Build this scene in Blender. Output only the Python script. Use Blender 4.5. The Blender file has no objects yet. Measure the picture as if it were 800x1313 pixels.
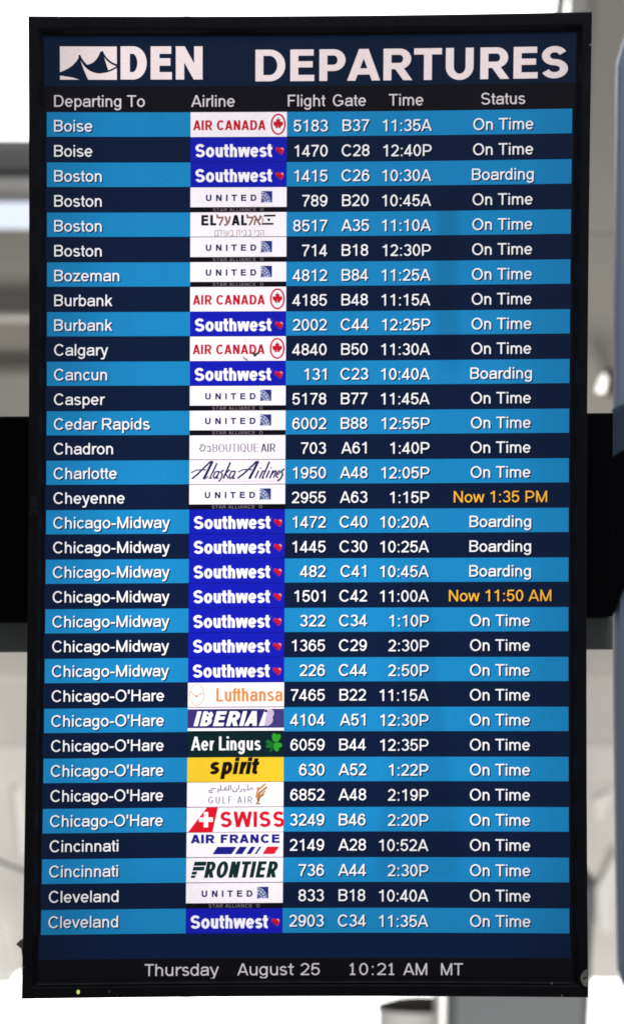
import bpy, math, random
from math import sin, cos, pi, radians, sqrt
random.seed(7)

# ---------------------------------------------------------------- scene, camera, world, exposure
scene = bpy.context.scene
col = scene.collection
S = 0.62 / 722.0            # metres per photo pixel in the plane of the screen
DIST = 4.5                  # camera to screen
ZC = 1.95                   # height of the picture centre
PW, PH = 800.0, 1313.0

cam_data = bpy.data.cameras.new('camera')
cam = bpy.data.objects.new('camera', cam_data)
col.objects.link(cam)
cam.location = (0, -DIST, ZC)
cam.rotation_euler = (radians(90), 0, 0)
cam_data.sensor_fit = 'VERTICAL'
cam_data.sensor_height = 36.0
cam_data.lens = DIST / (PH * S) * 36.0
cam_data.clip_start = 0.1
cam_data.clip_end = 200
cam_data.dof.use_dof = True
cam_data.dof.focus_distance = DIST
cam_data.dof.aperture_fstop = 6.5
scene.camera = cam

scene.view_settings.view_transform = 'Standard'
scene.view_settings.look = 'None'
scene.view_settings.exposure = 0.0
scene.view_settings.gamma = 1.0
scene.cycles.max_bounces = 6
scene.cycles.use_denoising = True
scene.cycles.filter_width = 1.7

world = bpy.data.worlds.new('World')
scene.world = world
world.use_nodes = True
wn = world.node_tree.nodes
bg = wn['Background']
bg.inputs[0].default_value = (0.80, 0.88, 1.0, 1)
bg.inputs[1].default_value = 0.16


def px(x, y, d=0.0):
    """point at depth d behind the screen plane that sits at photo position x, y"""
    k = (DIST + d) / DIST
    return ((x - PW / 2) * S * k, d, ZC - (y - PH / 2) * S * k)


def area(name, loc, target, size, power, color, sy=None):
    l = bpy.data.lights.new(name, 'AREA')
    l.energy = power
    l.color = color
    l.size = size
    if sy:
        l.shape = 'RECTANGLE'
        l.size_y = sy
    o = bpy.data.objects.new(name, l)
    col.objects.link(o)
    o.location = loc
    from mathutils import Vector
    o.rotation_euler = (Vector(target) - Vector(loc)).to_track_quat('-Z', 'Y').to_euler()
    return o


# added lamps: two fills for the far walls, a bluish one for the housing
area('wall_fill_low', (0.7, 2.0, 0.1), (0.0, 5.2, 1.0), 1.8, 116, (1.0, 0.965, 0.92), 1.0)
area('wall_fill_high', (-1.2, 1.5, 4.6), (0.0, 5.0, 2.3), 1.2, 20, (1.0, 0.95, 0.9), 1.0)
area('housing_fill', (0.35, -1.3, 3.9), (0.55, 0.6, 2.3), 0.9, 13, (0.78, 0.88, 1.0))


# ---------------------------------------------------------------- materials
def principled(name, color, rough=0.6, spec=0.5, metal=0.0, noise=0.0, nscale=8.0, bump=0.0, bscale=200.0, coat=0.0):
    m = bpy.data.materials.new(name)
    m.use_nodes = True
    nt = m.node_tree
    b = nt.nodes['Principled BSDF']
    b.inputs['Roughness'].default_value = rough
    b.inputs['Specular IOR Level'].default_value = spec
    b.inputs['Metallic'].default_value = metal
    b.inputs['Coat Weight'].default_value = coat
    tc = nt.nodes.new('ShaderNodeTexCoord')
    if noise:
        n = nt.nodes.new('ShaderNodeTexNoise')
        n.inputs['Scale'].default_value = nscale
        n.inputs['Detail'].default_value = 5
        r = nt.nodes.new('ShaderNodeValToRGB')
        r.color_ramp.elements[0].position = 0.3
        r.color_ramp.elements[1].position = 0.7
        r.color_ramp.elements[0].color = tuple(c * (1 - noise) for c in color) + (1,)
        r.color_ramp.elements[1].color = tuple(min(1, c * (1 + noise)) for c in color) + (1,)
        nt.links.new(tc.outputs['Object'], n.inputs['Vector'])
        nt.links.new(n.outputs[0], r.inputs[0])
        nt.links.new(r.outputs[0], b.inputs['Base Color'])
    else:
        b.inputs['Base Color'].default_value = (*color, 1)
    if bump:
        n = nt.nodes.new('ShaderNodeTexNoise')
        n.inputs['Scale'].default_value = bscale
        bp = nt.nodes.new('ShaderNodeBump')
        bp.inputs['Strength'].default_value = bump
        bp.inputs['Distance'].default_value = 0.002
        nt.links.new(tc.outputs['Object'], n.inputs['Vector'])
        nt.links.new(n.outputs[0], bp.inputs['Height'])
        nt.links.new(bp.outputs[0], b.inputs['Normal'])
    return m


def lin(c):
    c = c / 255.0
    return c / 12.92 if c <= 0.04045 else ((c + 0.055) / 1.055) ** 2.4


LCD = {}


def panel_group():
    """brightness of the panel: cell grain, uneven backlight, falloff to the side edges, dark streaks painted into the glow, not real reflections"""
    g = bpy.data.node_groups.new('panel_unevenness', 'ShaderNodeTree')
    g.interface.new_socket('Strength', in_out='OUTPUT', socket_type='NodeSocketFloat')
    N, L = g.nodes, g.links
    out = N.new('NodeGroupOutput')
    tc = N.new('ShaderNodeTexCoord')
    sx = N.new('ShaderNodeSeparateXYZ')
    L.new(tc.outputs['Object'], sx.inputs[0])

    def math_(op, a, b=None, clamp=False):
        n = N.new('ShaderNodeMath')
        n.operation = op
        n.use_clamp = clamp
        for i, v in enumerate((a, b)):
            if v is None:
                continue
            if isinstance(v, (int, float)):
                n.inputs[i].default_value = v
            else:
                L.new(v, n.inputs[i])
        return n.outputs[0]

    def mr(v, a, b_, c, d, smooth=True):
        n = N.new('ShaderNodeMapRange')
        n.interpolation_type = 'SMOOTHSTEP' if smooth else 'LINEAR'
        L.new(v, n.inputs[0])
        for i, q in zip((1, 2, 3, 4), (a, b_, c, d)):
            n.inputs[i].default_value = q
        return n.outputs[0]

    def noise(scale, detail, vec=None):
        n = N.new('ShaderNodeTexNoise')
        n.inputs['Scale'].default_value = scale
        n.inputs['Detail'].default_value = detail
        L.new(vec or tc.outputs['Object'], n.inputs['Vector'])
        return n.outputs[0]
    x, z = sx.outputs[0], sx.outputs[2]
    st = N.new('ShaderNodeMapping')
    st.inputs['Scale'].default_value = (26, 1, 1.6)
    L.new(tc.outputs['Object'], st.inputs['Vector'])
    val = mr(noise(330, 1), .3, .7, .955, 1.045, False)
    val = math_('MULTIPLY', val, mr(noise(2.6, 1), .3, .7, .88, 1.08))
    val = math_('MULTIPLY', val, mr(noise(1.0, 2, st.outputs[0]), .35, .75, 1.02, .965))
    val = math_('MULTIPLY', val, mr(math_('ABSOLUTE', x), .19, .295, 1.0, .74))
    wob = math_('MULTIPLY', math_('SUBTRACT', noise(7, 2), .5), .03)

    def zc(py):
        return ZC - (py - PH / 2) * S
    val = math_('MULTIPLY', val, mr(z, zc(850), zc(80), 1.12, .87))
    val = math_('MULTIPLY', val, mr(z, zc(1215), zc(1030), .72, 1.0))
    # upper dark streak dimmed into the glow, narrow
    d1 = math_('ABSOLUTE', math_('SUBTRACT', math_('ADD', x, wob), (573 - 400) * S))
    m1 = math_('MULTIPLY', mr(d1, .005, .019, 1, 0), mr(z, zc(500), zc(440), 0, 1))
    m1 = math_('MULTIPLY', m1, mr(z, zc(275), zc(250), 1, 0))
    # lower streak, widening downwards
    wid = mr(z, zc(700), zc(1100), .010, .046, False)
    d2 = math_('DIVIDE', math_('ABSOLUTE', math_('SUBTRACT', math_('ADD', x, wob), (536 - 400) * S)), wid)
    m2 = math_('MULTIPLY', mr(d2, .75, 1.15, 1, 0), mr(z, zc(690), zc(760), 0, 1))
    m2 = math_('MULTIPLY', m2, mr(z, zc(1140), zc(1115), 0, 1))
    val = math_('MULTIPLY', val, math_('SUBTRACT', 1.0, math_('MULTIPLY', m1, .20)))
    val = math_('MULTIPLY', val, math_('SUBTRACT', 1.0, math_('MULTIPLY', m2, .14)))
    L.new(val, out.inputs[0])
    return g


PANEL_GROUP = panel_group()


def lcd(r, g, b, gain=1.0):
    """one colour of the liquid crystal picture: glows, under a satin front glass"""
    key = (r, g, b)
    if key in LCD:
        return LCD[key]
    m = bpy.data.materials.new('lcd_%d_%d_%d' % key)
    m.use_nodes = True
    nt = m.node_tree
    p = nt.nodes['Principled BSDF']
    p.inputs['Base Color'].default_value = (0.006, 0.006, 0.007, 1)
    p.inputs['Roughness'].default_value = 0.38
    p.inputs['Specular IOR Level'].default_value = 0.35
    c = tuple(max(0.0, lin(q) - 0.0035) for q in (r, g, b))
    p.inputs['Emission Color'].default_value = (*c, 1)
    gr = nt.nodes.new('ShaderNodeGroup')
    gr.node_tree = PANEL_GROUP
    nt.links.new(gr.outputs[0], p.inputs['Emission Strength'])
    LCD[key] = m
    return m


def glow(name, color, strength):
    m = bpy.data.materials.new(name)
    m.use_nodes = True
    p = m.node_tree.nodes['Principled BSDF']
    p.inputs['Base Color'].default_value = (*color, 1)
    p.inputs['Emission Color'].default_value = (*color, 1)
    p.inputs['Emission Strength'].default_value = strength
    return m


M_BEZEL = principled('black_textured_plastic', (0.0105, 0.0085, 0.011), 0.55, 0.22, noise=0.35, nscale=35, bump=0.2, bscale=900)
M_BEAM = principled('black_painted_steel', (0.0035, 0.003, 0.0045), 0.7, 0.12)
M_TRIM = principled('dark_olive_metal', (0.36, 0.345, 0.30), 0.6, 0.3, noise=0.1, nscale=20)
M_PANEL = principled('satin_blue_grey_metal', (0.52, 0.59, 0.72), 0.42, 0.5, metal=0.0, noise=0.06, nscale=3)
M_TAUPE = principled('taupe_painted_wall', (0.315, 0.30, 0.27), 0.8, 0.2, noise=0.10, nscale=1.6)
M_FASCIA = principled('grey_fascia_paint', (0.37, 0.365, 0.355), 0.7, 0.2, noise=0.10, nscale=3)
M_CREAM = principled('cream_wall_paint', (0.74, 0.71, 0.665), 0.8, 0.2, noise=0.16, nscale=2.6)
M_WHITE = principled('white_paint', (0.85, 0.84, 0.80), 0.6, 0.3)
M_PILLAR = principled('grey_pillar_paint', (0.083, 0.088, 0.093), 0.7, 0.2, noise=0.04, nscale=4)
M_DARK = principled('dark_rubber', (0.02, 0.017, 0.012), 0.6, 0.2)
M_TAN = principled('tan_plastic', (0.46, 0.42, 0.32), 0.55, 0.4, noise=0.3, nscale=120)
M_LINE = principled('pale_plastic_ridge', (0.042, 0.040, 0.034), 0.45, 0.3, noise=0.3, nscale=40)  # a little paler than the frame around it
M_MARK = principled('grey_print', (0.045, 0.045, 0.048), 0.6, 0.2)
M_DAY = glow('daylight_glass', (1.0, 0.995, 0.98), 2.4)
M_DAYBLUE = glow('daylight_glass_cool', (0.78, 0.86, 0.97), 0.92)
M_LED = glow('power_lamp_lens', (0.60, 0.82, 0.12), 0.8)
M_LEDOFF = principled('dim_lamp_lens', (0.10, 0.09, 0.10), 0.3, 0.5)


# ---------------------------------------------------------------- object helpers
def link_mesh(name, verts, faces, mats, parent=None, mat_idx=None, smooth=False, **props):
    me = bpy.data.meshes.new(name)
    me.from_pydata(verts, [], faces)
    for m in (mats if isinstance(mats, (list, tuple)) else [mats]):
        me.materials.append(m)
    if mat_idx:
        me.polygons.foreach_set('material_index', mat_idx)
    if smooth:
        me.polygons.foreach_set('use_smooth', [True] * len(me.polygons))
    me.update()
    o = bpy.data.objects.new(name, me)
    col.objects.link(o)
    if parent is not None:
        o.parent = parent
        o.matrix_parent_inverse = parent.matrix_world.inverted()
    for k, v in props.items():
        o[k] = v
    return o


def empty(name, loc, **props):
    o = bpy.data.objects.new(name, None)
    o.empty_display_size = 0.05
    o.location = loc
    col.objects.link(o)
    for k, v in props.items():
        o[k] = v
    bpy.context.view_layer.update()
    return o


def prism(poly, d0, d1, bevel=0.0):
    """outline given in photo positions at depth d0, pushed straight back to depth d1 (front edge optionally chamfered)"""
    n = len(poly)
    P = [px(x, y, d0) for x, y in poly]
    cx = sum(p[0] for p in P) / n
    cz = sum(p[2] for p in P) / n
    vs = []
    if bevel:
        for p in P:
            dx, dz = cx - p[0], cz - p[2]
            vs.append((p[0] + math.copysign(min(bevel, abs(dx)), dx), d0, p[2] + math.copysign(min(bevel, abs(dz)), dz)))
        vs += [(p[0], d0 + bevel, p[2]) for p in P]
    else:
        vs += P
    vs += [(p[0], d1, p[2]) for p in P]
    rings = 3 if bevel else 2
    fs = [list(range(n))]
    for r in range(rings - 1):
        for i in range(n):
            j = (i + 1) % n
            fs.append([r * n + i, r * n + n + i, r * n + n + j, r * n + j])
    fs.append(list(range((rings - 1) * n, rings * n))[::-1])
    return vs, fs


def rod(p0, p1, r, n=12):
    from mathutils import Vector
    a, b = Vector(p0), Vector(p1)
    d = (b - a).normalized()
    u = d.orthogonal().normalized()
    w = d.cross(u)
    vs = []
    for e in (a, b):
        for i in range(n):
            t = 2 * pi * i / n
            vs.append(tuple(e + (u * cos(t) + w * sin(t)) * r))
    fs = [[i, (i + 1) % n, n + (i + 1) % n, n + i] for i in range(n)]
    fs += [list(range(n))[::-1], list(range(n, 2 * n))]
    return vs, fs


# ---------------------------------------------------------------- the hall behind the display
G = 'plain'
# daylight: a tall glazed wall, blown out by the exposure
win = empty('window_wall', px(400, 1700, 8.0), label='blown-out white glazed wall far behind the display', category='window')
vs, fs = prism([(-700, -500), (1600, -500), (1600, 1750), (-700, 1750)], 8.0, 8.03)
link_mesh('glass_pane', vs, fs, M_DAY, win)
for x in (-330, 235, 1260):
    vs, fs = prism([(x, -500), (x + 9, -500), (x + 9, 1750), (x, 1750)], 7.9, 7.99)
    link_mesh('mullion', vs, fs, M_WHITE, win)
vs, fs = prism([(722, -60), (733, -60), (714, 90), (703, 90)], 6.4, 6.5)
link_mesh('roof_strut', vs, fs, M_PILLAR, None, label='thin pale slanted strut crossing the bright window above the display', category='strut')
# left side: fascia, clerestory strip, taupe wall with ledge
f = empty('ceiling_fascia', px(150, 245, 5.0), label='blurred dark grey fascia left of the display, under the white daylight', category='fascia')
vs, fs = prism([(-500, 176), (330, 180), (330, 222), (-500, 220)], 5.0, 5.3, 0.01)
link_mesh('fascia_board', vs, fs, M_FASCIA, f)
vs, fs = prism([(-500, 223), (330, 225), (330, 243), (-500, 241)], 4.9, 5.3, 0.008)
link_mesh('fascia_lip', vs, fs, M_FASCIA, f)
vs, fs = prism([(-500, 219.5), (330, 221.5), (330, 224.5), (-500, 222.5)], 5.02, 5.3)
link_mesh('shadow_gap', vs, fs, M_DARK, f)
vs, fs = prism([(-500, 236), (330, 236), (330, 300), (-500, 300)], 5.5, 5.53)
link_mesh('clerestory_window', vs, fs, M_DAYBLUE, None, label='narrow pale blue strip of window left of the display below the grey fascia', category='window')
w = empty('upper_wall', px(150, 600, 5.2), kind='structure')
vs, fs = prism([(-500, 294), (330, 294), (330, 402), (-500, 400)], 5.2, 5.7)
link_mesh('wall_band', vs, fs, M_TAUPE, w)
vs, fs = prism([(-500, 399), (330, 401), (330, 412), (-500, 410)], 5.08, 5.6, 0.012)
link_mesh('ledge', vs, fs, M_CREAM, w)
vs, fs = prism([(-500, 408), (330, 410), (330, 470), (-500, 468)], 5.22, 5.7)
link_mesh('wall_band', vs, fs, M_TAUPE, w)
vs, fs = prism([(-500, 468), (330, 470), (330, 700), (-500, 700)], 5.14, 5.7, 0.02)
link_mesh('wall_band', vs, fs, M_TAUPE, w)
# right side: tall taupe column
c = empty('wall_column', px(900, 700, 4.6), label='tall blurred taupe column right of the display above the black beam', category='column')
vs, fs = prism([(760, -400), (1250, -400), (1250, 700), (735, 700), (739, 300), (748, 60), (753, 10)], 4.6, 5.3, 0.02)
link_mesh('column_shaft', vs, fs, M_TAUPE, c)
vs, fs = prism([(735, 301), (1250, 301), (1250, 302.2), (735, 302.2)], 4.597, 4.62)
link_mesh('joint', vs, fs, M_FASCIA, c)
# glowing shape added for a white glare spot on the column
wl = empty('glare_spot', px(773, 500, 4.5), label='small bright white glare spot on the taupe column right of the display', category='glare')
vs, fs = prism([(771, 482), (776, 478), (779, 486), (776, 503), (767, 503), (765, 499)], 4.44, 4.5, 0.006)
link_mesh('glare_face', vs, fs, glow('glare_glow', (1, 0.98, 0.92), 0.95), wl)
vs, fs = prism([(780, 472), (786, 472), (786, 506), (780, 506)], 4.50, 4.58)
link_mesh('glare_dark_edge', vs, fs, M_DARK, wl)  # dark strip put in along the right of the glare
# lower wall in tilted bands, white wedges added for sunlight patches
lw = empty('lower_wall', px(400, 1240, 5.0), kind='structure')


def facet(name, pts, mat, parent, **props):
    """a tilted facet: four photo positions each with its own depth, closed behind"""
    vs = [px(x, y, d) for x, y, d in pts] + [(px(x, y, d)[0], 6.3, px(x, y, d)[2]) for x, y, d in pts]
    n = len(pts)
    fs = [list(range(n))] + [[i, n + i, n + (i + 1) % n, (i + 1) % n] for i in range(n)] + [list(range(n, 2 * n))[::-1]]
    return link_mesh(name, vs, fs, mat, parent, **props)


facet('wall_band', [(-500, 700, 5.68), (1250, 700, 5.68), (1250, 868, 5.49), (-500, 868, 5.49)], M_CREAM, lw)
facet('wall_band', [(-500, 868, 5.50), (1250, 868, 5.50), (1250, 955, 5.44), (-500, 955, 5.44)], M_CREAM, lw)
facet('wall_band', [(-500, 955, 5.435), (1250, 955, 5.435), (1250, 1120, 5.50), (-500, 1120, 5.50)], M_CREAM, lw)
facet('wall_band', [(-500, 1120, 5.51), (1250, 1120, 5.51), (1250, 1262, 5.62), (-500, 1240, 5.62)], M_CREAM, lw)
M_SUN_WEDGE = principled('sun_wedge_white', (0.93, 0.91, 0.86), 0.5, 0.4)  # white standing in for sunlight on the wall
for q, pts in enumerate([[(760, 1026, 5.44), (784, 1014, 5.44), (775, 1048, 5.47), (764, 1054, 5.47)],
                         [(764, 1142, 5.47), (790, 1092, 5.42), (782, 1200, 5.5), (768, 1190, 5.5)],
                         [(18, 1012, 5.44), (24, 1010, 5.44), (34, 1095, 5.48), (27, 1098, 5.48)],
                         [(-60, 1170, 5.5), (-2, 1190, 5.5), (14, 1262, 5.56), (-60, 1262, 5.56)]]):
    facet('sun_wedge', pts, M_SUN_WEDGE, lw)  # sunlight patches put in as white wedges
ca = rod(px(690, 1041, 4.2), px(830, 985, 4.2), 0.0032)
link_mesh('roof_cable', *ca, M_FASCIA, None, label='thin grey cable rising to the right behind the lower right corner of the display', category='cable')
cb = rod(px(-60, 1082, 4.2), px(120, 1150, 4.2), 0.0036)
link_mesh('roof_cable', *cb, M_PILLAR, None, label='thin pale cable falling to the right behind the lower left edge of the display', category='cable')
# pillars at the bottom
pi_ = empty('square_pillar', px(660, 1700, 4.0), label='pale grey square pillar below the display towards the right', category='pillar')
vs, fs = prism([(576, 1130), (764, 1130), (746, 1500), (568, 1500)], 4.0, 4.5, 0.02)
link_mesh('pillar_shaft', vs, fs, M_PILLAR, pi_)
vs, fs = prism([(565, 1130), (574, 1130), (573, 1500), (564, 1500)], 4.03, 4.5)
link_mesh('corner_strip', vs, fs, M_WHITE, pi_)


def lathe(prof, cx, cy, n=40):
    vs, fs = [], []
    for r, z in prof:
        for i in range(n):
            t = 2 * pi * i / n
            vs.append((cx + r * cos(t), cy + r * sin(t), z))
    for k in range(len(prof) - 1):
        for i in range(n):
            j = (i + 1) % n
            fs.append([k * n + i, k * n + j, k * n + n + j, k * n + n + i])
    fs.append(list(range(n))[::-1])
    fs.append(list(range((len(prof) - 1) * n, len(prof) * n)))
    return vs, fs


rc = empty('round_post', px(530, 1700, 4.7), label='white round post with a dark domed cap below the display, left of the grey pillar', category='post')
k34 = (DIST + 4.7) / DIST * S
cx0, _, cz0 = px(541, 1290, 4.7)
R0 = 58 * k34
vs, fs = lathe([(R0 * 0.97, cz0 - 1.0), (R0 * 0.97, cz0 - 0.003)], cx0, 4.7)
link_mesh('post_shaft', vs, fs, M_WHITE, rc, smooth=False)
vs, fs = lathe([(R0, cz0 - 0.004), (R0 * 1.02, cz0), (R0 * 0.93, cz0 + 0.006), (R0 * 0.6, cz0 + 0.016), (R0 * 0.1, cz0 + 0.021)], cx0, 4.7)
link_mesh('post_cap', vs, fs, M_DARK, rc, smooth=True)

# ---------------------------------------------------------------- black mounting beam and grey housing panel
bm_ = empty('mounting_beam', px(400, 836, 0.3), label='black horizontal mounting beam crossing behind the display', category='beam')
vs, fs = prism([(-420, 536.5), (785.5, 529.5), (785.5, 790.5), (-420, 800)], 0.28, 0.55, 0.003)
link_mesh('beam_casing', vs, fs, M_BEAM, bm_)
vs, fs = prism([(-420, 800.8), (785.2, 790.8), (785.2, 833), (-420, 838.5)], 0.34, 0.55, 0.002)
link_mesh('lower_rail', vs, fs, M_TRIM, bm_)
for x, y in ((120, 600), (660, 600), (120, 740), (660, 740)):
    vs, fs = prism([(x - 40, y - 12), (x + 40, y - 12), (x + 40, y + 12), (x - 40, y + 12)], 0.10, 0.279)
    link_mesh('mounting_bracket', vs, fs, M_BEAM, bm_)

hp = empty('grey_housing', px(880, 1300, 0.8), label='tall blue-grey metal housing with cut corners at the right edge of the photo', category='housing')


def chamfer_outline(o):
    return [(788.5 + o, 82 + o * .4), (803 + o, 34 + o), (1150 - o, 34 + o), (1165 - o, 82), (1165 - o, 1236), (1150 - o, 1290 - o), (808 + o, 1290 - o), (789.5 + o, 1243 - o * .4), (785.5 + o, 900), (785.5 + o, 420)]


def loft(outs, name, mat, parent, cap=True):
    vs, fs = [], []
    n = len(outs[0][0])
    for poly, d in outs:
        vs += [px(x, y, d) for x, y in poly]
    for k in range(len(outs) - 1):
        for i in range(n):
            j = (i + 1) % n
            fs.append([k * n + i, k * n + n + i, k * n + n + j, k * n + j])
    fs.append(list(range(n))) if cap else None
    fs.append(list(range((len(outs) - 1) * n, len(outs) * n))[::-1])
    return link_mesh(name, vs, fs, mat, parent, smooth=False)


M_REFL_EDGE = principled('reflection_edge_tone', (0.10, 0.13, 0.18), 0.42, 0.4)  # in-between tone for the soft edge of the painted reflection
vs, fs = prism([(785.2, 524), (830, 503), (1160, 503), (1160, 559.5), (830, 559.5), (785.2, 585.5)], 0.690, 0.712, 0.002)
link_mesh('reflection_edge', vs, fs, M_REFL_EDGE, hp)  # half-dark upper edge of the painted reflection
loft([(chamfer_outline(9), 0.70), (chamfer_outline(3), 0.715), (chamfer_outline(0), 0.74), (chamfer_outline(0), 0.95)], 'housing_shell', M_PANEL, hp)
vs, fs = prism([(784.6, 586), (830, 560), (1160, 560), (1160, 800), (806, 738), (784.6, 788)], 0.688, 0.958, 0.002)
link_mesh('reflection_band', vs, fs, M_BEAM, hp)  # dark band put in for the beam's reflection on the housing

# ---------------------------------------------------------------- the display: content coordinates and their mapping
P9 = [1.3267152269720879, -0.0032755431677996957, -0.6705166946649869, -0.006363705638684984, 0.6307733915121256,
      -1.012704713545243, -0.0026334781189957103, -0.0014183020337167728, 0.00784263458266762]
RU = 31.54      # content units per flight row
CW = 667.0      # content units across


def plane(X, Y):
    """content position (X right 0..667, Y down, 31.54 per row, 0 at top of the first flight row) -> x, z on the screen"""
    u, v = X / CW, Y / RU * 0.1
    a = P9[0] * u + P9[1] * v + P9[2]
    b = P9[3] * u + P9[4] * v + P9[5]
    c_ = P9[6] * u + P9[7] * v + 1
    x, y = a / c_, b / c_
    k = 1 + P9[8] * (x * x + y * y)
    return (x * 500 * k) * S, ZC + 0.0 - ((656 + y * 500 * k) - PH / 2) * S


class Sheet:
    """flat shapes printed on the picture; every shape lies a hair above the one before"""

    def __init__(self):
        self.v, self.f, self.m, self.mats = [], [], [], []
        self.lift = 0

    def mat(self, m):
        if m not in self.mats:
            self.mats.append(m)
        return self.mats.index(m)

    def poly(self, pts, m, layer):
        i0 = len(self.v)
        for X, Y in pts:
            x, z = plane(X, Y)
            self.v.append((x, -layer * 1e-5, z))
        self.f.append(list(range(i0, i0 + len(pts))))
        self.m.append(self.mat(m))

    def rect(self, x0, y0, x1, y1, m, layer, nx=1, ny=1):
        for i in range(nx):
            for j in range(ny):
                a, b = x0 + (x1 - x0) * i / nx, x0 + (x1 - x0) * (i + 1) / nx
                c_, d = y0 + (y1 - y0) * j / ny, y0 + (y1 - y0) * (j + 1) / ny
                self.poly([(a, c_), (b, c_), (b, d), (a, d)], m, layer)

    def build(self, name, parent, **props):
        # wind every face towards the viewer (-Y)
        fs = []
        for f_ in self.f:
            a = 0
            for i in range(len(f_)):
                p, q = self.v[f_[i]], self.v[f_[(i + 1) % len(f_)]]
                a += p[0] * q[2] - q[0] * p[2]
            fs.append(f_ if a > 0 else f_[::-1])
        return link_mesh(name, self.v, fs, self.mats, parent, mat_idx=self.m, **props)


# ---------------------------------------------------------------- stroke lettering
CAP, XH, DESC = 716.0, 519.0, -210.0
ADV = dict(A=667, B=667, C=722, D=722, E=667, F=611, G=778, H=722, I=278, K=667, L=556, M=833, N=722, O=778, P=667, Q=778,
           R=722, S=667, T=611, U=722, V=667, W=944, Z=611, a=556, b=556, c=500, d=556, e=556, f=278, g=556, h=556, i=222,
           k=500, l=222, m=833, n=556, o=556, p=556, r=333, s=500, t=278, u=556, v=500, w=722, y=500, z=500)
for ch in '0123456789':
    ADV[ch] = 556
ADV.update({':': 278, '-': 333, "'": 191, ' ': 278})
BOX = dict(A=(0, 667), B=(74, 622), C=(48, 680), D=(78, 672), E=(79, 615), F=(82, 565), G=(50, 705), H=(80, 642), I=(92, 186),
           K=(75, 662), L=(74, 525), M=(75, 758), N=(77, 644), O=(47, 733), P=(77, 622), Q=(47, 733), R=(79, 700), S=(45, 614),
           T=(22, 590), U=(79, 642), V=(4, 662), W=(10, 934), Z=(22, 590), a=(36, 510), b=(66, 520), c=(38, 486), d=(34, 489),
           e=(36, 518), f=(10, 300), g=(32, 488), h=(66, 487), i=(66, 156), k=(66, 496), l=(66, 156), m=(66, 768), n=(66, 487),
           o=(33, 521), p=(66, 520), r=(66, 340), s=(31, 466), t=(18, 268), u=(66, 487), v=(10, 490), w=(6, 716), y=(12, 488),
           z=(20, 480))
BOX.update({'0': (42, 510), '1': (105, 372), '2': (32, 505), '3': (42, 513), '4': (14, 512), '5': (40, 514), '6': (40, 514),
            '7': (47, 512), '8': (42, 512), '9': (40, 514), ':': (92, 190), '-': (32, 302), "'": (50, 140), ' ': (0, 0)})
V_ADV = dict(T=616, h=633, u=633, r=427, s=521, d=623, a=601, y=592, A=684, g=623, t=394, M=843, D=771, E=632, P=603, R=695,
             U=732, S=684)
for ch in '0123456789':
    V_ADV[ch] = 636
V_ADV.update({' ': 352, ':': 454})
VB_ADV = dict(D=830, E=683, P=733, A=776, R=782, T=682, U=812, S=711, N=846)


def arc(cx, cy, rx, ry, a0, a1, n=10):
    return [(cx + rx * cos(radians(a0 + (a1 - a0) * i / n)), cy + ry * sin(radians(a0 + (a1 - a0) * i / n))) for i in range(n + 1)]


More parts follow.
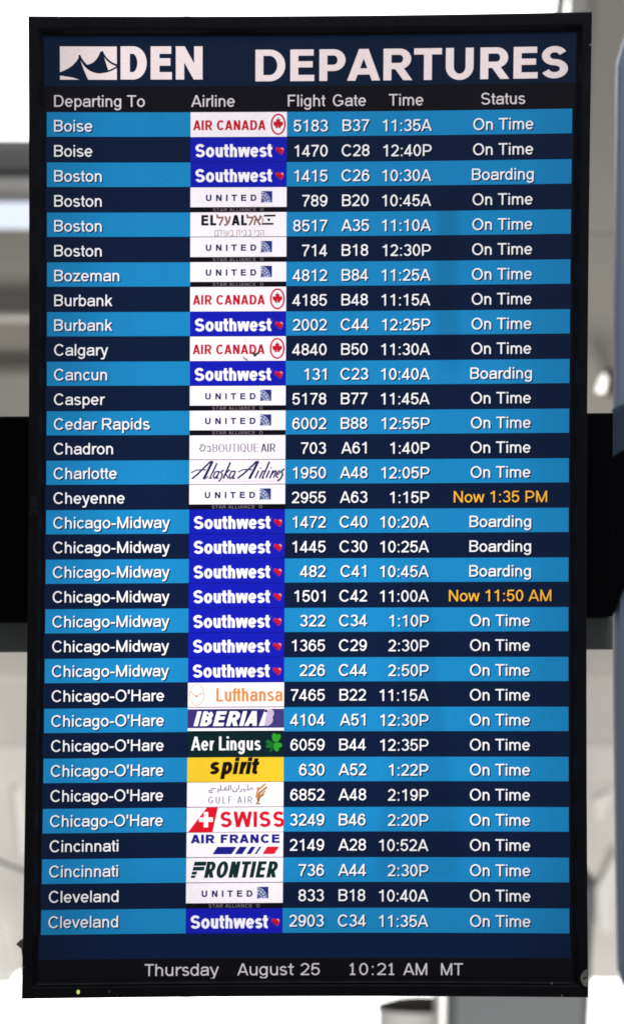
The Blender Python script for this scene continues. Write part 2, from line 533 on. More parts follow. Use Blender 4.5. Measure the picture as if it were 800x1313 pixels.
def glyph(ch, l, r, H, X, w, wh, style):
    h, hh = w / 2, wh / 2
    L, R, B, T = l + h, r - h, hh, H - hh
    c = (l + r) / 2
    xT = X - hh
    W = r - l
    s = []      # (points, clip_low, clip_high, extend)

    def st(p, lo=None, hi=None, ext=0):
        s.append((p, lo, hi, ext))

    if ch == 'A':
        st([(l + h * 1.15, 0), (c - h * .15, H)], 0, H, w)
        st([(r - h * 1.15, 0), (c + h * .15, H)], 0, H, w)
        st([(l + W * .2, H * .29), (r - W * .2, H * .29)])
    elif ch == 'B':
        st([(L, 0), (L, H)])
        my = H * .535
        rr = (T - my) / 2
        st([(L, T), (r - h - rr * 1.15, T)] + arc(r - h * 1.15 - rr * 1.1, (T + my) / 2, rr * 1.1, rr, 90, -90, 10) + [(L, my)])
        rr = (my - B) / 2
        st([(L, my), (r - h - rr * 1.2, my)] + arc(r - h - rr * 1.15, (my + B) / 2, rr * 1.15, rr, 90, -90, 10) + [(L, B)])
    elif ch == 'C':
        ry = H / 2 + 12 - hh
        st(arc(c + W * .02, H / 2, W * .52 - h, ry, 38, 322, 26))
    elif ch == 'G':
        ry = H / 2 + 12 - hh
        st(arc(c, H / 2, W / 2 - h, ry, 40, 270, 22) + arc(c, H / 2, W / 2 - h, ry, 270, 318, 5) + [(R, H * .20), (R, H * .37)])
        st([(r, H * .44 - hh * 0), (c + W * .03, H * .44)])
        st([(R, H * .2), (R, H * .44)])
    elif ch == 'D':
        k = W * .52
        st([(L, 0), (L, H)])
        st([(L, T), (r - k, T)] + arc(r - k, H / 2, k - h, T - H / 2, 90, -90, 18) + [(L, B)])
    elif ch == 'E':
        st([(L, 0), (L, H)])
        st([(L, T), (r - W * .03, T)])
        st([(L, B), (r, B)])
        st([(L, H * .53), (r - W * .07, H * .53)])
    elif ch == 'F':
        st([(L, 0), (L, H)])
        st([(L, T), (r, T)])
        st([(L, H * .50), (r - W * .13, H * .50)])
    elif ch == 'H':
        st([(L, 0), (L, H)])
        st([(R, 0), (R, H)])
        st([(L, H * .53), (R, H * .53)])
    elif ch == 'I':
        st([(c, 0), (c, H)])
        if style == 'V':
            st([(l, B), (r, B)])
            st([(l, T), (r, T)])
    elif ch == 'K':
        st([(L, 0), (L, H)])
        st([(L, H * .3), (r - h * 1.3, H)], 0, H, w)
        st([(l + W * .38, H * .52), (r - h * 1.1, 0)], 0, H, w * .8)
    elif ch == 'L':
        st([(L, 0), (L, H)])
        st([(L, B), (r, B)])
    elif ch == 'M':
        st([(L, 0), (L, H)])
        st([(R, 0), (R, H)])
        st([(L, H), (c, 0)], 0, H, w)
        st([(R, H), (c, 0)], 0, H, w)
    elif ch == 'N':
        st([(L, 0), (L, H)])
        st([(R, 0), (R, H)])
        st([(L, H), (R, 0)], 0, H, w)
    elif ch in 'OQ':
        a = arc(c, H / 2, W / 2 - h, H / 2 + 12 - hh, 0, 360, 32)
        st(a)
        if ch == 'Q':
            st([(c + W * .1, H * .2), (r, -H * .05)])
    elif ch in 'PR':
        my = H * (.41 if ch == 'P' else .45)
        rr = (T - my) / 2
        st([(L, 0), (L, H)])
        rw = r if ch == 'P' else r - W * .06
        st([(L, T), (rw - h - rr * 1.1, T)] + arc(rw - h - rr * 1.05, (T + my) / 2, rr * 1.05, rr, 90, -90, 12) + [(L, my)])
        if ch == 'R':
            st([(c - W * .02, my), (r - h * 1.25, 0)], 0, my + hh, w * .5)
    elif ch == 'S':
        k = (T - B) / 4
        cx = c
        rx = W / 2 - h
        top = arc(cx, T - k, rx * .93, k, 22, 180, 12) + arc(cx, T - k, rx * .93, k, 180, 250, 5)
        bot = arc(cx, B + k, rx, k, 70, 0, 5) + arc(cx, B + k, rx, k, 0, -160, 13)
        st([(x, y + (8 if y > H / 2 else -8) * abs(y - H / 2) / (H / 2)) for x, y in top + bot])
    elif ch == 'T':
        st([(c, 0), (c, H)])
        st([(l, T), (r, T)])
    elif ch == 'U':
        ry = W / 2 * .92
        st([(L, H), (L, ry)] + arc(c, ry - 2, W / 2 - h, ry - hh + 8, 180, 360, 14) + [(R, ry), (R, H)])
    elif ch == 'V':
        st([(l + h * 1.1, H), (c, 0)], 0, H, w)
        st([(r - h * 1.1, H), (c, 0)], 0, H, w)
    elif ch == 'W':
        q = W / 4
        st([(l + h * 1.1, H), (l + q, 0)], 0, H, w)
        st([(c, H), (l + q, 0)], 0, H, w)
        st([(c, H), (r - q, 0)], 0, H, w)
        st([(r - h * 1.1, H), (r - q, 0)], 0, H, w)
    elif ch == 'Z':
        st([(l, T), (r, T)])
        st([(l, B), (r, B)])
        st([(r - h * 1.4, T), (l + h * 1.4, B)], 0, H)
    elif ch in 'bdpq':
        left = ch in 'bp'
        st([(L, 0 if ch == 'b' else DESC), (L, H if ch == 'b' else X)] if left else [(R, 0 if ch == 'd' else DESC), (R, H if ch == 'd' else X)])
        st(arc(c, X / 2, W / 2 - h, X / 2 + 9 - hh, 0, 360, 24))
    elif ch == 'a':
        bw = R - (l + h)
        st([(l + h + bw * .04, X * .72)] + arc(c - W * .02, X * .66, bw * .44, X * .34 + 8 - hh, 155, 60, 8) + arc(R - bw * .24, X * .70, bw * .24, X * .30 + 6 - hh, 60, 0, 4)
           + [(R, X * .2), (R + h * .35, 0)], 0, None)
        ry = X * .165
        st([(R, X * .575), (l + W * .36, X * .52)] + arc(l + W * .34, B - 9 + ry * 1.48, W * .34 - h, ry * 1.42, 95, 270, 12) + arc(l + W * .34, B - 9 + ry * 1.6, R - l - W * .34, ry * 1.55, 270, 335, 6))
    elif ch == 'c':
        st(arc(c + W * .03, X / 2, W * .53 - h, X / 2 + 9 - hh, 40, 320, 22))
    elif ch == 'e':
        st([(l + h, X * .5), (r - h * .7, X * .5)])
        st(arc(c, X / 2, W / 2 - h, X / 2 + 9 - hh, 0, 322, 24))
    elif ch == 'f':
        st([(l + W * .44, 0), (l + W * .44, CAP * .80)] + arc(l + W * .44 + W * .42, CAP * .81, W * .42, CAP * .19 + 8 - hh, 180, 85, 7))
        st([(l, xT), (r - W * .08, xT)])
    elif ch == 'g':
        st([(R, X), (R, 0)] + arc(c, DESC * .1, W / 2 - h, -DESC * .9 - hh, 0, -160, 13))
        st(arc(c, X / 2 + 4, W / 2 - h, X / 2 + 5 - hh, 0, 360, 24))
    elif ch in 'hn':
        st([(L, 0), (L, H if ch == 'h' else X)])
        rx = W / 2 - h
        st([(L, X * .5)] + arc(c, X * .58, rx, X * .42 + 8 - hh, 180, 0, 13) + [(R, 0)])
    elif ch == 'm':
        st([(L, 0), (L, X)])
        q = (R - L) / 4
        for k in (0, 1):
            st([(L + 2 * q * k, X * .5)] + arc(L + q + 2 * q * k, X * .62, q, X * .38 + 8 - hh, 180, 0, 11) + [(L + 2 * q * (k + 1), 0)])
    elif ch == 'i':
        st([(c, 0), (c, X)])
        st([(c, H - wh * 1.1), (c, H)])
    elif ch == 'k':
        st([(L, 0), (L, H)])
        st([(L, X * .32), (r - h * 1.4, X)], 0, X, w)
        st([(l + W * .42, X * .6), (r - h * 1.2, 0)], 0, X, w * .8)
    elif ch == 'l':
        st([(c, 0), (c, H)])
    elif ch == 'o':
        st(arc(c, X / 2, W / 2 - h, X / 2 + 9 - hh, 0, 360, 26))
    elif ch == 'r':
        st([(L, 0), (L, X)])
        st([(L, X * .5)] + arc(r - W * .1, X * .58, W * .9 - w * .7, X * .42 + 6 - hh, 180, 78, 7))
    elif ch == 's':
        k = (xT - B) / 4
        rx = W / 2 - h
        top = arc(c, xT - k, rx * .93, k, 25, 250, 14)
        bot = arc(c, B + k, rx, k, 70, -158, 15)
        st([(x, y + (6 if y > X / 2 else -6)) for x, y in top + bot])
    elif ch == 't':
        sx = l + W * .47
        st([(sx, X * 1.28), (sx, X * .24)] + arc(sx + W * .36, X * .24, W * .36, X * .24 + 4 - hh, 180, 285, 7))
        st([(l, xT), (r - W * .02, xT)])
    elif ch == 'u':
        rx = W / 2 - h
        st([(R, 0), (R, X)])
        st([(L, X)] + arc(c, X * .42, rx, X * .42 + 8 - hh, 180, 360, 13) + [(R, X * .5)])
    elif ch == 'v':
        st([(l + h, X), (c, 0)], 0, X, w)
        st([(r - h, X), (c, 0)], 0, X, w)
    elif ch == 'w':
        q = W / 4
        st([(l + h, X), (l + q, 0)], 0, X, w)
        st([(c, X), (l + q, 0)], 0, X, w)
        st([(c, X), (r - q, 0)], 0, X, w)
        st([(r - h, X), (r - q, 0)], 0, X, w)
    elif ch == 'y':
        st([(l + h, X), (c + h * .2, 0)], 0, X, w)
        st([(r - h, X), (c - W * .02, DESC * .52), (c - W * .12, DESC * .88), (l + W * .14, DESC * .93)], None, X, w * .4)
    elif ch == 'z':
        st([(l, xT), (r, xT)])
        st([(l, B), (r, B)])
        st([(r - h * 1.6, xT), (l + h * 1.6, B)], 0, X)
    elif ch == '0':
        st(arc(c, H / 2, W / 2 - h, H / 2 + 6 - hh, 0, 360, 28))
    elif ch == '1':
        x1 = r - h
        if style == 'V':
            x1 = c + 10
            st([(l + 5, B), (r + 20, B)])
        st([(x1, 0), (x1, H)])
        st([(x1, H - wh * .3), (x1 - W * .3, H * .83), (l, H * .76)])
    elif ch == '2':
        rx = W / 2 - h
        cy = T - H * .245
        p = arc(c, cy, rx, T + 5 - cy, 165, -38, 16)
        st(p + [(c - W * .02, H * .28), (l + h * 1.1, B * 1.3)])
        st([(l + h * .3, B), (r, B)])
    elif ch == '3':
        k1 = (T - H * .52) / 2
        st(arc(c - W * .01, T - k1 + 3, W / 2 - h - W * .03, k1 + 4, 158, -90, 16))
        k2 = (H * .52 - B) / 2
        st(arc(c - W * .01, B + k2 - 3, W / 2 - h + W * .01, k2 + 4, 90, -162, 16))
    elif ch == '4':
        x1 = r - W * .19 - h
        st([(x1, 0), (x1, H)])
        st([(l, H * .235 + 0), (r, H * .235)])
        st([(x1 + h * .2, H), (l + h * .9, H * .24)], H * .235 - hh, H, w * .5)
    elif ch == '5':
        st([(r - W * .06, T), (l + W * .2, T)])
        st([(l + W * .2, T), (l + W * .12, H * .40)])
        ry = (H * .62 - B) / 2
        st(arc(c - W * .01, B + ry - 4, W / 2 - h + W * .01, ry + 4, 143, -160, 17))
    elif ch in '69':
        ry = (H * .62 - B) / 2
        p1 = arc(c, B + ry - 4, W / 2 - h, ry + 2, 0, 360, 24)
        p2 = arc(c + W * .03, H * .42, W * .53 - h, T + 5 - H * .42, 186, 42, 14)
        if ch == '9':
            p1 = [(2 * c - x, H - y) for x, y in p1]
            p2 = [(2 * c - x, H - y) for x, y in p2]
        st(p1)
        st(p2)
    elif ch == '7':
        st([(l, T), (r, T)])
        st([(r - h * .8, T), (r - W * .28, H * .66), (c - W * .08, H * .33), (c - W * .16, 0)])
    elif ch == '8':
        k1 = (T - H * .53) / 2
        st(arc(c, T - k1 + 3, W / 2 - h - W * .035, k1 + 3, 0, 360, 22))
        k2 = (H * .53 - B) / 2
        st(arc(c, B + k2 - 3, W / 2 - h, k2 + 3, 0, 360, 22))
    elif ch == ':':
        st([(c, 0), (c, wh * 1.1)])
        st([(c, X - wh * 1.1), (c, X)])
    elif ch == '-':
        st([(l, H * .36), (r, H * .36)])
    elif ch == "'":
        st([(c, H * .66), (c, H)])
    return s


def clip_poly(p, y, keep_above):
    out = []
    for i in range(len(p)):
        a, b = p[i], p[(i + 1) % len(p)]
        ia = (a[1] >= y) == keep_above or a[1] == y
        ib = (b[1] >= y) == keep_above or b[1] == y
        if ia:
            out.append(a)
        if ia != ib:
            t = (y - a[1]) / (b[1] - a[1])
            out.append((a[0] + (b[0] - a[0]) * t, y))
    return out


def ribbon(pts, h, hh, lo=None, hi=None, ext=0):
    """convex pieces of a pen line, h half-width for upright strokes, hh for level strokes"""
    P = [pts[0]]
    for p in pts[1:]:
        if abs(p[0] - P[-1][0]) + abs(p[1] - P[-1][1]) > 1e-6:
            P.append(p)
    if len(P) < 2:
        return []
    closed = abs(P[0][0] - P[-1][0]) + abs(P[0][1] - P[-1][1]) < 1e-4 and len(P) > 3
    if closed:
        P = P[:-1]
    if ext:
        def push(a, b):
            d = math.hypot(a[0] - b[0], a[1] - b[1])
            return (a[0] + (a[0] - b[0]) / d * ext, a[1] + (a[1] - b[1]) / d * ext)
        P[0], P[-1] = push(P[0], P[1]), push(P[-1], P[-2])
    n = len(P)

    def nrm(a, b):
        d = math.hypot(b[0] - a[0], b[1] - a[1])
        return (-(b[1] - a[1]) / d, (b[0] - a[0]) / d)
    offs = []
    for i in range(n):
        if closed:
            n1, n2 = nrm(P[i - 1], P[i]), nrm(P[i], P[(i + 1) % n])
        else:
            n1 = nrm(P[i - 1], P[i]) if i > 0 else nrm(P[0], P[1])
            n2 = nrm(P[i], P[i + 1]) if i < n - 1 else n1
        mx, my = n1[0] + n2[0], n1[1] + n2[1]
        q = math.hypot(mx, my) or 1
        mx, my = mx / q, my / q
        k = min(1.6, 1 / max(0.3, mx * n1[0] + my * n1[1]))
        offs.append((mx * h * k, my * hh * k))
    out = []
    for i in range(n if closed else n - 1):
        j = (i + 1) % n
        q = [(P[i][0] + offs[i][0], P[i][1] + offs[i][1]), (P[j][0] + offs[j][0], P[j][1] + offs[j][1]),
             (P[j][0] - offs[j][0], P[j][1] - offs[j][1]), (P[i][0] - offs[i][0], P[i][1] - offs[i][1])]
        if lo is not None:
            q = clip_poly(q, lo, True)
        if hi is not None and len(q) > 2:
            q = clip_poly(q, hi, False)
        if len(q) > 2:
            out.append(q)
    return out


BOLD_T = (4, 322)


def layout(text, adv=ADV, track=0.0, bold=False):
    """pen positions, total advance and inked extents in 1/1000 em"""
    x, res = 0.0, []
    for ch in text:
        a = adv.get(ch, ADV.get(ch, 500))
        b = BOX.get(ch, (0, 0))
        k = a / ADV.get(ch, a)
        if bold and ch == 't':
            a, b, k = 335, BOLD_T, 1.0
        res.append((ch, x, b[0] * k, b[1] * k))
        x += a + track
    ink = [q for q in res if q[0] != ' ']
    return res, x - track, ink[0][1] + ink[0][2], ink[-1][1] + ink[-1][3]


def write(sh, text, x, y, em, m, layer, align='l', weight=92, hweight=None, adv=ADV, style='A', slant=0.0, track=0.0,
          x1=None, cap=CAP, xh=XH, squeeze=1.0, serif=0.0, ty=None):
    """lettering with its baseline at y; x is the left / centre / right of the ink, or the ink is fitted between x and x1"""
    res, total, i0, i1 = layout(text, adv, track, weight > 150)
    ky = em / 1000.0
    kx = ky * squeeze
    if x1 is not None:
        kx = (x1 - x) / (i1 - i0)
    ox = {'l': x - i0 * kx, 'c': x - (i0 + i1) / 2 * kx, 'r': x - i1 * kx}['l' if x1 is not None else align]
    hw = hweight or weight * 0.86
    wx = weight * ky / kx
    for ch, cx, b0, b1 in res:
        if ch == ' ':
            continue
        strokes = glyph(ch, b0, b1, cap if ch != 't' else cap, xh, wx, hw, style)
        for i, (pts, lo, hi, ext) in enumerate(strokes):
            for q in ribbon(pts, wx / 2, hw / 2, lo, hi, ext):
                sh.poly([(ox + (cx + a + slant * b * ky / kx) * kx, y - b * ky) for a, b in q], m, layer + i * 0.7)
            if serif:
                p0, p1 = pts[0], pts[-1]
                for e in (p0, p1):
                    if (abs(e[1]) < 30 or abs(e[1] - cap) < 30) and abs(p0[0] - p1[0]) < 1 and ch not in 'O':
                        yy = serif * .18 if e[1] < 30 else cap - serif * .18
                        q = [(e[0] - serif, yy - 14), (e[0] + serif, yy - 14), (e[0] + serif, yy + 14), (e[0] - serif, yy + 14)]
                        sh.poly([(ox + (cx + a) * kx, y - b * ky) for a, b in q], m, layer + 4)


def line(sh, pts, w, m, layer, w2=None):
    for q in ribbon(pts, w / 2, (w2 or w) / 2):
        sh.poly(q, m, layer)


def blob(sh, cx, cy, rx, ry, m, layer, n=20, rot=0):
    c_, s_ = cos(radians(rot)), sin(radians(rot))
    sh.poly([(cx + rx * cos(2 * pi * i / n) * c_ - ry * sin(2 * pi * i / n) * s_,
              cy + rx * cos(2 * pi * i / n) * s_ + ry * sin(2 * pi * i / n) * c_) for i in range(n)], m, layer)


WHITE = lcd(262, 260, 266)
PINK = lcd(258, 240, 242)
SHADOW = lcd(8, 30, 58)
SHADOW2 = lcd(4, 8, 20)
AMBER = lcd(262, 192, 58)
PAPER = lcd(262, 254, 262)
RED = lcd(206, 22, 40)
NAVY = lcd(34, 36, 96)
BLACK = lcd(16, 12, 18)
SWBLUE = lcd(24, 30, 182)
GREY = lcd(118, 116, 130)

# ---------------------------------------------------------------- the display body
disp = empty('departure_display', (0, 0.0, px(400, 1278)[2]),
             label='tall black flight departures display with blue rows of white lettering', category='display')
XO0, XO1, YO0, YO1 = -22.4, 689.6, -3.745 * RU, 35.42 * RU
XI0, XI1, YI0, YI1 = -3.2, 671.5, -3.0 * RU, 34.74 * RU


def frame_loop(t, n=10):
    x0, x1 = XO0 + (XI0 - XO0) * t, XO1 + (XI1 - XO1) * t
    y0, y1 = YO0 + (YI0 - YO0) * t, YO1 + (YI1 - YO1) * t
    p = []
    for (ax, ay), (bx, by) in (((x0, y0), (x1, y0)), ((x1, y0), (x1, y1)), ((x1, y1), (x0, y1)), ((x0, y1), (x0, y0))):
        p += [(ax + (bx - ax) * i / n, ay + (by - ay) * i / n) for i in range(n)]
    return p


def loops(name, prof, mat, parent, close_back=False, close_front=False):
    vs, fs = [], []
    n = 40
    for t, d in prof:
        for X, Y in frame_loop(t):
            x, z = plane(X, Y)
            vs.append((x, d, z))
    for k in range(len(prof) - 1):
        for i in range(n):
            j = (i + 1) % n
            fs.append([k * n + i, (k + 1) * n + i, (k + 1) * n + j, k * n + j][::-1])
    if close_back:
        fs.append(list(range(n)))
    if close_front:
        fs.append(list(range((len(prof) - 1) * n, len(prof) * n))[::-1])
    return link_mesh(name, vs, fs, mat, parent)


bez = loops('bezel', [(0, 0.045), (0, -0.0085), (0.04, -0.0105), (0.10, -0.0112), (0.60, -0.0112), (0.66, -0.0105), (0.70, -0.0098),
                      (0.86, -0.0060), (0.90, -0.0035), (1.0, -0.0030), (1.0, 0.004)], M_BEZEL, disp)
loops('rear_case', [(0.02, 0.0452), (0.3, 0.060), (1.2, 0.075), (3.0, 0.098)], M_BEZEL, disp, close_back=False, close_front=True)
pan = Sheet()
pan.rect(XI0 - 3, YI0 - 3, XI1 + 3, YI1 + 3, BLACK, -60, 12, 24)
pan.build('screen_panel', disp)


def flat_on_bezel(name, pts_list, d, mat, thick=0.0006, **props):
    vs, fs = [], []
    for pts in pts_list:
        i0, n = len(vs), len(pts)
        for X, Y in pts:
            x, z = plane(X, Y)
            vs.append((x, d - thick, z))
        for X, Y in pts:
            x, z = plane(X, Y)
            vs.append((x, d, z))
        fs.append(list(range(i0, i0 + n)))
        fs += [[i0 + i, i0 + n + i, i0 + n + (i + 1) % n, i0 + (i + 1) % n] for i in range(n)]
    return link_mesh(name, vs, fs, mat, bez, **props)


def rectpts(x0, y0, x1, y1):
    return [(x0, y0), (x1, y0), (x1, y1), (x0, y1)]


YB = 34.86 * RU
flat_on_bezel('ridge', [rectpts(XI0 + i * 67, YB - .9, XI0 + (i + 1) * 67, YB + 1.2) for i in range(10)], -0.0068, M_LINE, 0.004)
led = [(48.5 + 2.2 * cos(t * pi / 4), 35.17 * RU + 2.8 * sin(t * pi / 4)) for t in range(8)]
flat_on_bezel('power_lamp', [led], -0.0113, M_LED)
led = [(87.5 + 1.9 * cos(t * pi / 4), 35.17 * RU + 2.2 * sin(t * pi / 4)) for t in range(8)]
flat_on_bezel('sensor_lens', [led], -0.0113, M_LEDOFF)
flat_on_bezel('screw', [[(x + 1.3 * cos(t * pi / 4), y + 1.3 * sin(t * pi / 4)) for t in range(8)] for x, y in
                        ((644.0, YB + .4),)], -0.0115, M_TAN)
seams = [rectpts(15.8, YO0 + .2, 16.8, YO0 + 3.0), rectpts(656, YO1 - 3.2, 657.6, YO1 - .2), rectpts(XO1 - 2.4, -2.48 * RU, XO1 - .2, -2.43 * RU),
         rectpts(XO0 + .2, 34.17 * RU, XO0 + 2.6, 34.21 * RU)]
for q in seams:
    flat_on_bezel('seam', [q], -0.0107, M_TAN, 0.0008)
dust = []
for k in range(46):
    side = random.choice('lrtb')
    a_, b_ = random.random(), random.random() * 12
    X = {'l': XO0 + 2 + b_, 'r': XO1 - 2 - b_}.get(side, XO0 + (XO1 - XO0) * a_)
    Y = {'t': YO0 + 2 + b_, 'b': YO1 - 2 - b_}.get(side, YO0 + (YO1 - YO0) * a_)
    q = random.uniform(.3, .75)
    dust.append([(X - q, Y), (X, Y - q * .8), (X + q * random.uniform(.6, 1.6), Y + .1), (X, Y + q)])
flat_on_bezel('dust_specks', dust, -0.0113, principled('dust', (.05, .048, .045), .9, .1), 0.0001, kind='stuff')
# maker's lettering, turned a quarter, on the left of the frame
nec = []
tmp = Sheet()
write(tmp, 'NEC', 0, 0, 10.5, M_MARK, 0, x1=24, weight=120)


class Turned(Sheet):
    def poly(self, pts, m, layer):
        i0 = len(self.v)
        for a, b in pts:
            x, z = plane(-15.6 - b * 1.0 - 3.2, 15.45 * RU + a)
            self.v.append((x, -0.01135 - layer * 1e-5, z))
        self.f.append(list(range(i0, i0 + len(pts))))
        self.m.append(self.mat(m))


tn = Turned()
write(tn, 'NEC', 0, 0, 10.5, M_MARK, 0, x1=24, weight=120)
tn.build('maker_lettering', bez)

# tan tabs that peep out at the two lower corners
tb = empty('tan_tab', px(748, 1266, -0.012), label='small rounded tan tab over the lower right corner of the black frame', category='tab')
poly = [(752.6, 1243)] + [(752.6 - 8.5 * sin(radians(a)), 1255 - 11 * cos(radians(a))) for a in range(20, 170, 15)] + [(752.6, 1266)]
vs, fs = prism(poly, -0.0165, -0.0118, 0.0012)
link_mesh('tab_body', vs, fs, M_TAN, tb)
vs, fs = prism([(747, 1254), (752, 1252), (752, 1253.4), (747, 1255.6)], -0.0172, -0.0165)
link_mesh('tab_groove', vs, fs, M_DARK, tb)
tb = empty('cable_clip', px(27, 1232, 0.02), label='small brown clip sticking out behind the lower left edge of the display', category='clip')
vs, fs = prism([(21, 1211), (27, 1206), (32, 1206), (32, 1218), (28, 1217)], 0.012, 0.03, 0.001)
link_mesh('clip_head', vs, fs, M_TAN, tb)
vs, fs = prism([(28, 1217.5), (31.5, 1218.5), (31.5, 1230), (29, 1227)], 0.014, 0.028, 0.001)
link_mesh('clip_foot', vs, fs, M_MARK, tb)

# ---------------------------------------------------------------- header
head = Sheet()
head.rect(XI0, YI0, XI1, -1.03 * RU, lcd(17, 30, 56), -30, 12, 2)
header = head.build('header_bar', disp, label='dark blue title bar across the top of the screen')
# mountain emblem
X0, X1, Y0, Y1 = 16.6, 88.6, -2.60 * RU, -1.29 * RU
em_ = Sheet()


def E(ax, ay):
    """emblem coordinates from a 262 x 155 drawing, y down"""
    return X0 + (X1 - X0) * ax / 262.0, Y0 + (Y1 - Y0) * ay / 155.0


def epoly(pts, m, layer):
    em_.poly([E(*p) for p in pts], m, layer)


def curve(p0, p1, p2, n=10):
    return [((1 - t) ** 2 * p0[0] + 2 * (1 - t) * t * p1[0] + t * t * p2[0],
             (1 - t) ** 2 * p0[1] + 2 * (1 - t) * t * p1[1] + t * t * p2[1]) for t in [i / n for i in range(n + 1)]]


def fill_between(top, bot, m, layer):
    for i in range(len(top) - 1):
        q = [top[i], top[i + 1], bot[i + 1], bot[i]]
        epoly(q, m, layer)


HB = lcd(17, 30, 56)
epoly([(0, 0), (262, 0), (262, 155), (0, 155)], PINK, 0)
# left tent: swooping slopes up to the peak at (92, 42)
fill_between(curve((0, 120), (70, 95), (90, 42), 12), [(x, 134) for x, y in curve((0, 120), (70, 95), (90, 42), 12)], HB, 3)
fill_between(curve((0, 130), (50, 128), (110, 155), 12), curve((0, 137), (50, 134), (92, 155), 12), HB, 4)
epoly([(0, 128), (90, 128), (132, 156), (92, 156), (60, 146), (0, 136)], HB, 5)
fill_between(curve((88, 42), (100, 90), (130, 156), 12), [(x - 30, y) if y > 80 else (88, y) for x, y in curve((88, 42), (100, 90), (130, 156), 12)], HB, 6)
# ridge line between tents and the right tent with its hanging curve
line_w = 6
for q in ribbon(curve((88, 40), (104, 74), (124, 90), 8) + curve((124, 90), (170, 84), (190, 24), 10)[1:], 4, 5):
    epoly(q, HB, 7)
fill_between(curve((120, 88), (170, 80), (192, 24), 12), curve((120, 92), (150, 122), (192, 124), 12), HB, 8)
fill_between([(190, 24), (194, 24), (204, 52), (216, 90), (224, 120)], [(190, 124), (194, 124), (204, 123), (216, 121), (224, 119)], HB, 9)
for q in ribbon(curve((92, 50), (120, 118), (180, 122), 12) + curve((180, 122), (226, 120), (264, 94), 10)[1:], 4, 4):
    epoly(q, HB, 10)
for q in ribbon(curve((194, 22), (214, 74), (264, 88), 12), 4, 5):
    epoly(q, HB, 11)
epoly([(190, 22), (198, 22), (196, 36), (190, 36)], HB, 12)
epoly([(86, 40), (98, 44), (96, 52), (86, 52)], HB, 13)
em_.build('mountain_emblem', header)
t = Sheet()
BH = -1.300 * RU
emh = (Y1 - Y0) / CAP * 1000
write(t, 'D', 93.3, BH, emh, PINK, 0, x1=126.5, weight=205, hweight=160)
write(t, 'E', 131.5, BH, emh, PINK, 0, x1=158.5, weight=195, hweight=160)
write(t, 'N', 163.5, BH, emh, PINK, 0, x1=197.5, weight=185, hweight=160)
t.build('airport_code_lettering', header)
t = Sheet()
write(t, 'DEPARTURES', 264.8, -1.218 * RU, 39.4 / CAP * 1000, PINK, 0, x1=661.2, weight=184, hweight=140, adv=VB_ADV, track=-22)
t.build('title_lettering', header)

ch_ = Sheet()
ch_.rect(XI0, -1.03 * RU, XI1, 0, lcd(19, 16, 22), -30, 12, 1)
heads = ch_.build('column_heading_bar', disp, label='black bar with the column headings')
EM = 20.3
for word, xl, name in (('Departing To', 9.0, 'destination'), ('Airline', 183.0, 'airline'), ('Flight', 306.3, 'flight'),
                       ('Gate', 363.6, 'gate'), ('Time', 434.8, 'time'), ('Status', 552.0, 'status')):
    t = Sheet()
    write(t, word, xl, -0.215 * RU, EM, lcd(232, 222, 226), 0, weight=96)
    t.build(name + '_heading', heads)


# ---------------------------------------------------------------- airline logos (drawn once each, copied row by row)
LX0, LX1 = 182.3, 305.2


def paper(sh, y, c=None, hair=True, h=1.0):
    sh.rect(LX0, y, LX1, y + RU * h, c or PAPER, 0, 2, 1)
    if hair:
        sh.rect(LX0, y + RU * h - 1.0, LX1, y + RU * h, lcd(120, 100, 120), 2, 2, 1)


def leaf_pts():
    half = [(0, -10), (1.7, -6.4), (3.6, -7.4), (3.1, -2.6), (5.2, -4.6), (6.2, -3.2), (8.4, -3.6), (7.4, -.8), (8.2, .4), (3.8, 3.6), (4.2, 5.6), (.5, 5.0), (.6, 9)]
    return half, [(-x, y) for x, y in half[::-1]]


def logo_maple(sh, y):
    paper(sh, y, hair=False, h=.985)
    write(sh, 'AIR CANADA', LX0 + 3.2, y + 22.6, 12.4 / CAP * 1000, RED, 5, x1=LX0 + 96, weight=165, hweight=130)
    cx, cy = LX0 + 111.8, y + 15.5
    a = [(cx + 8.6 * cos(radians(t)), cy + 12.4 * sin(radians(t))) for t in range(0, 361, 12)]
    line(sh, a, 2.1, RED, 5)
    hR, hL = leaf_pts()
    for hs in (hR, hL):
        pts = [(cx + px_ * .8, cy + py_ * .92) for px_, py_ in hs]
        for i in range(len(pts) - 1):
            sh.poly([(cx, cy), pts[i], pts[i + 1]], RED, 8)


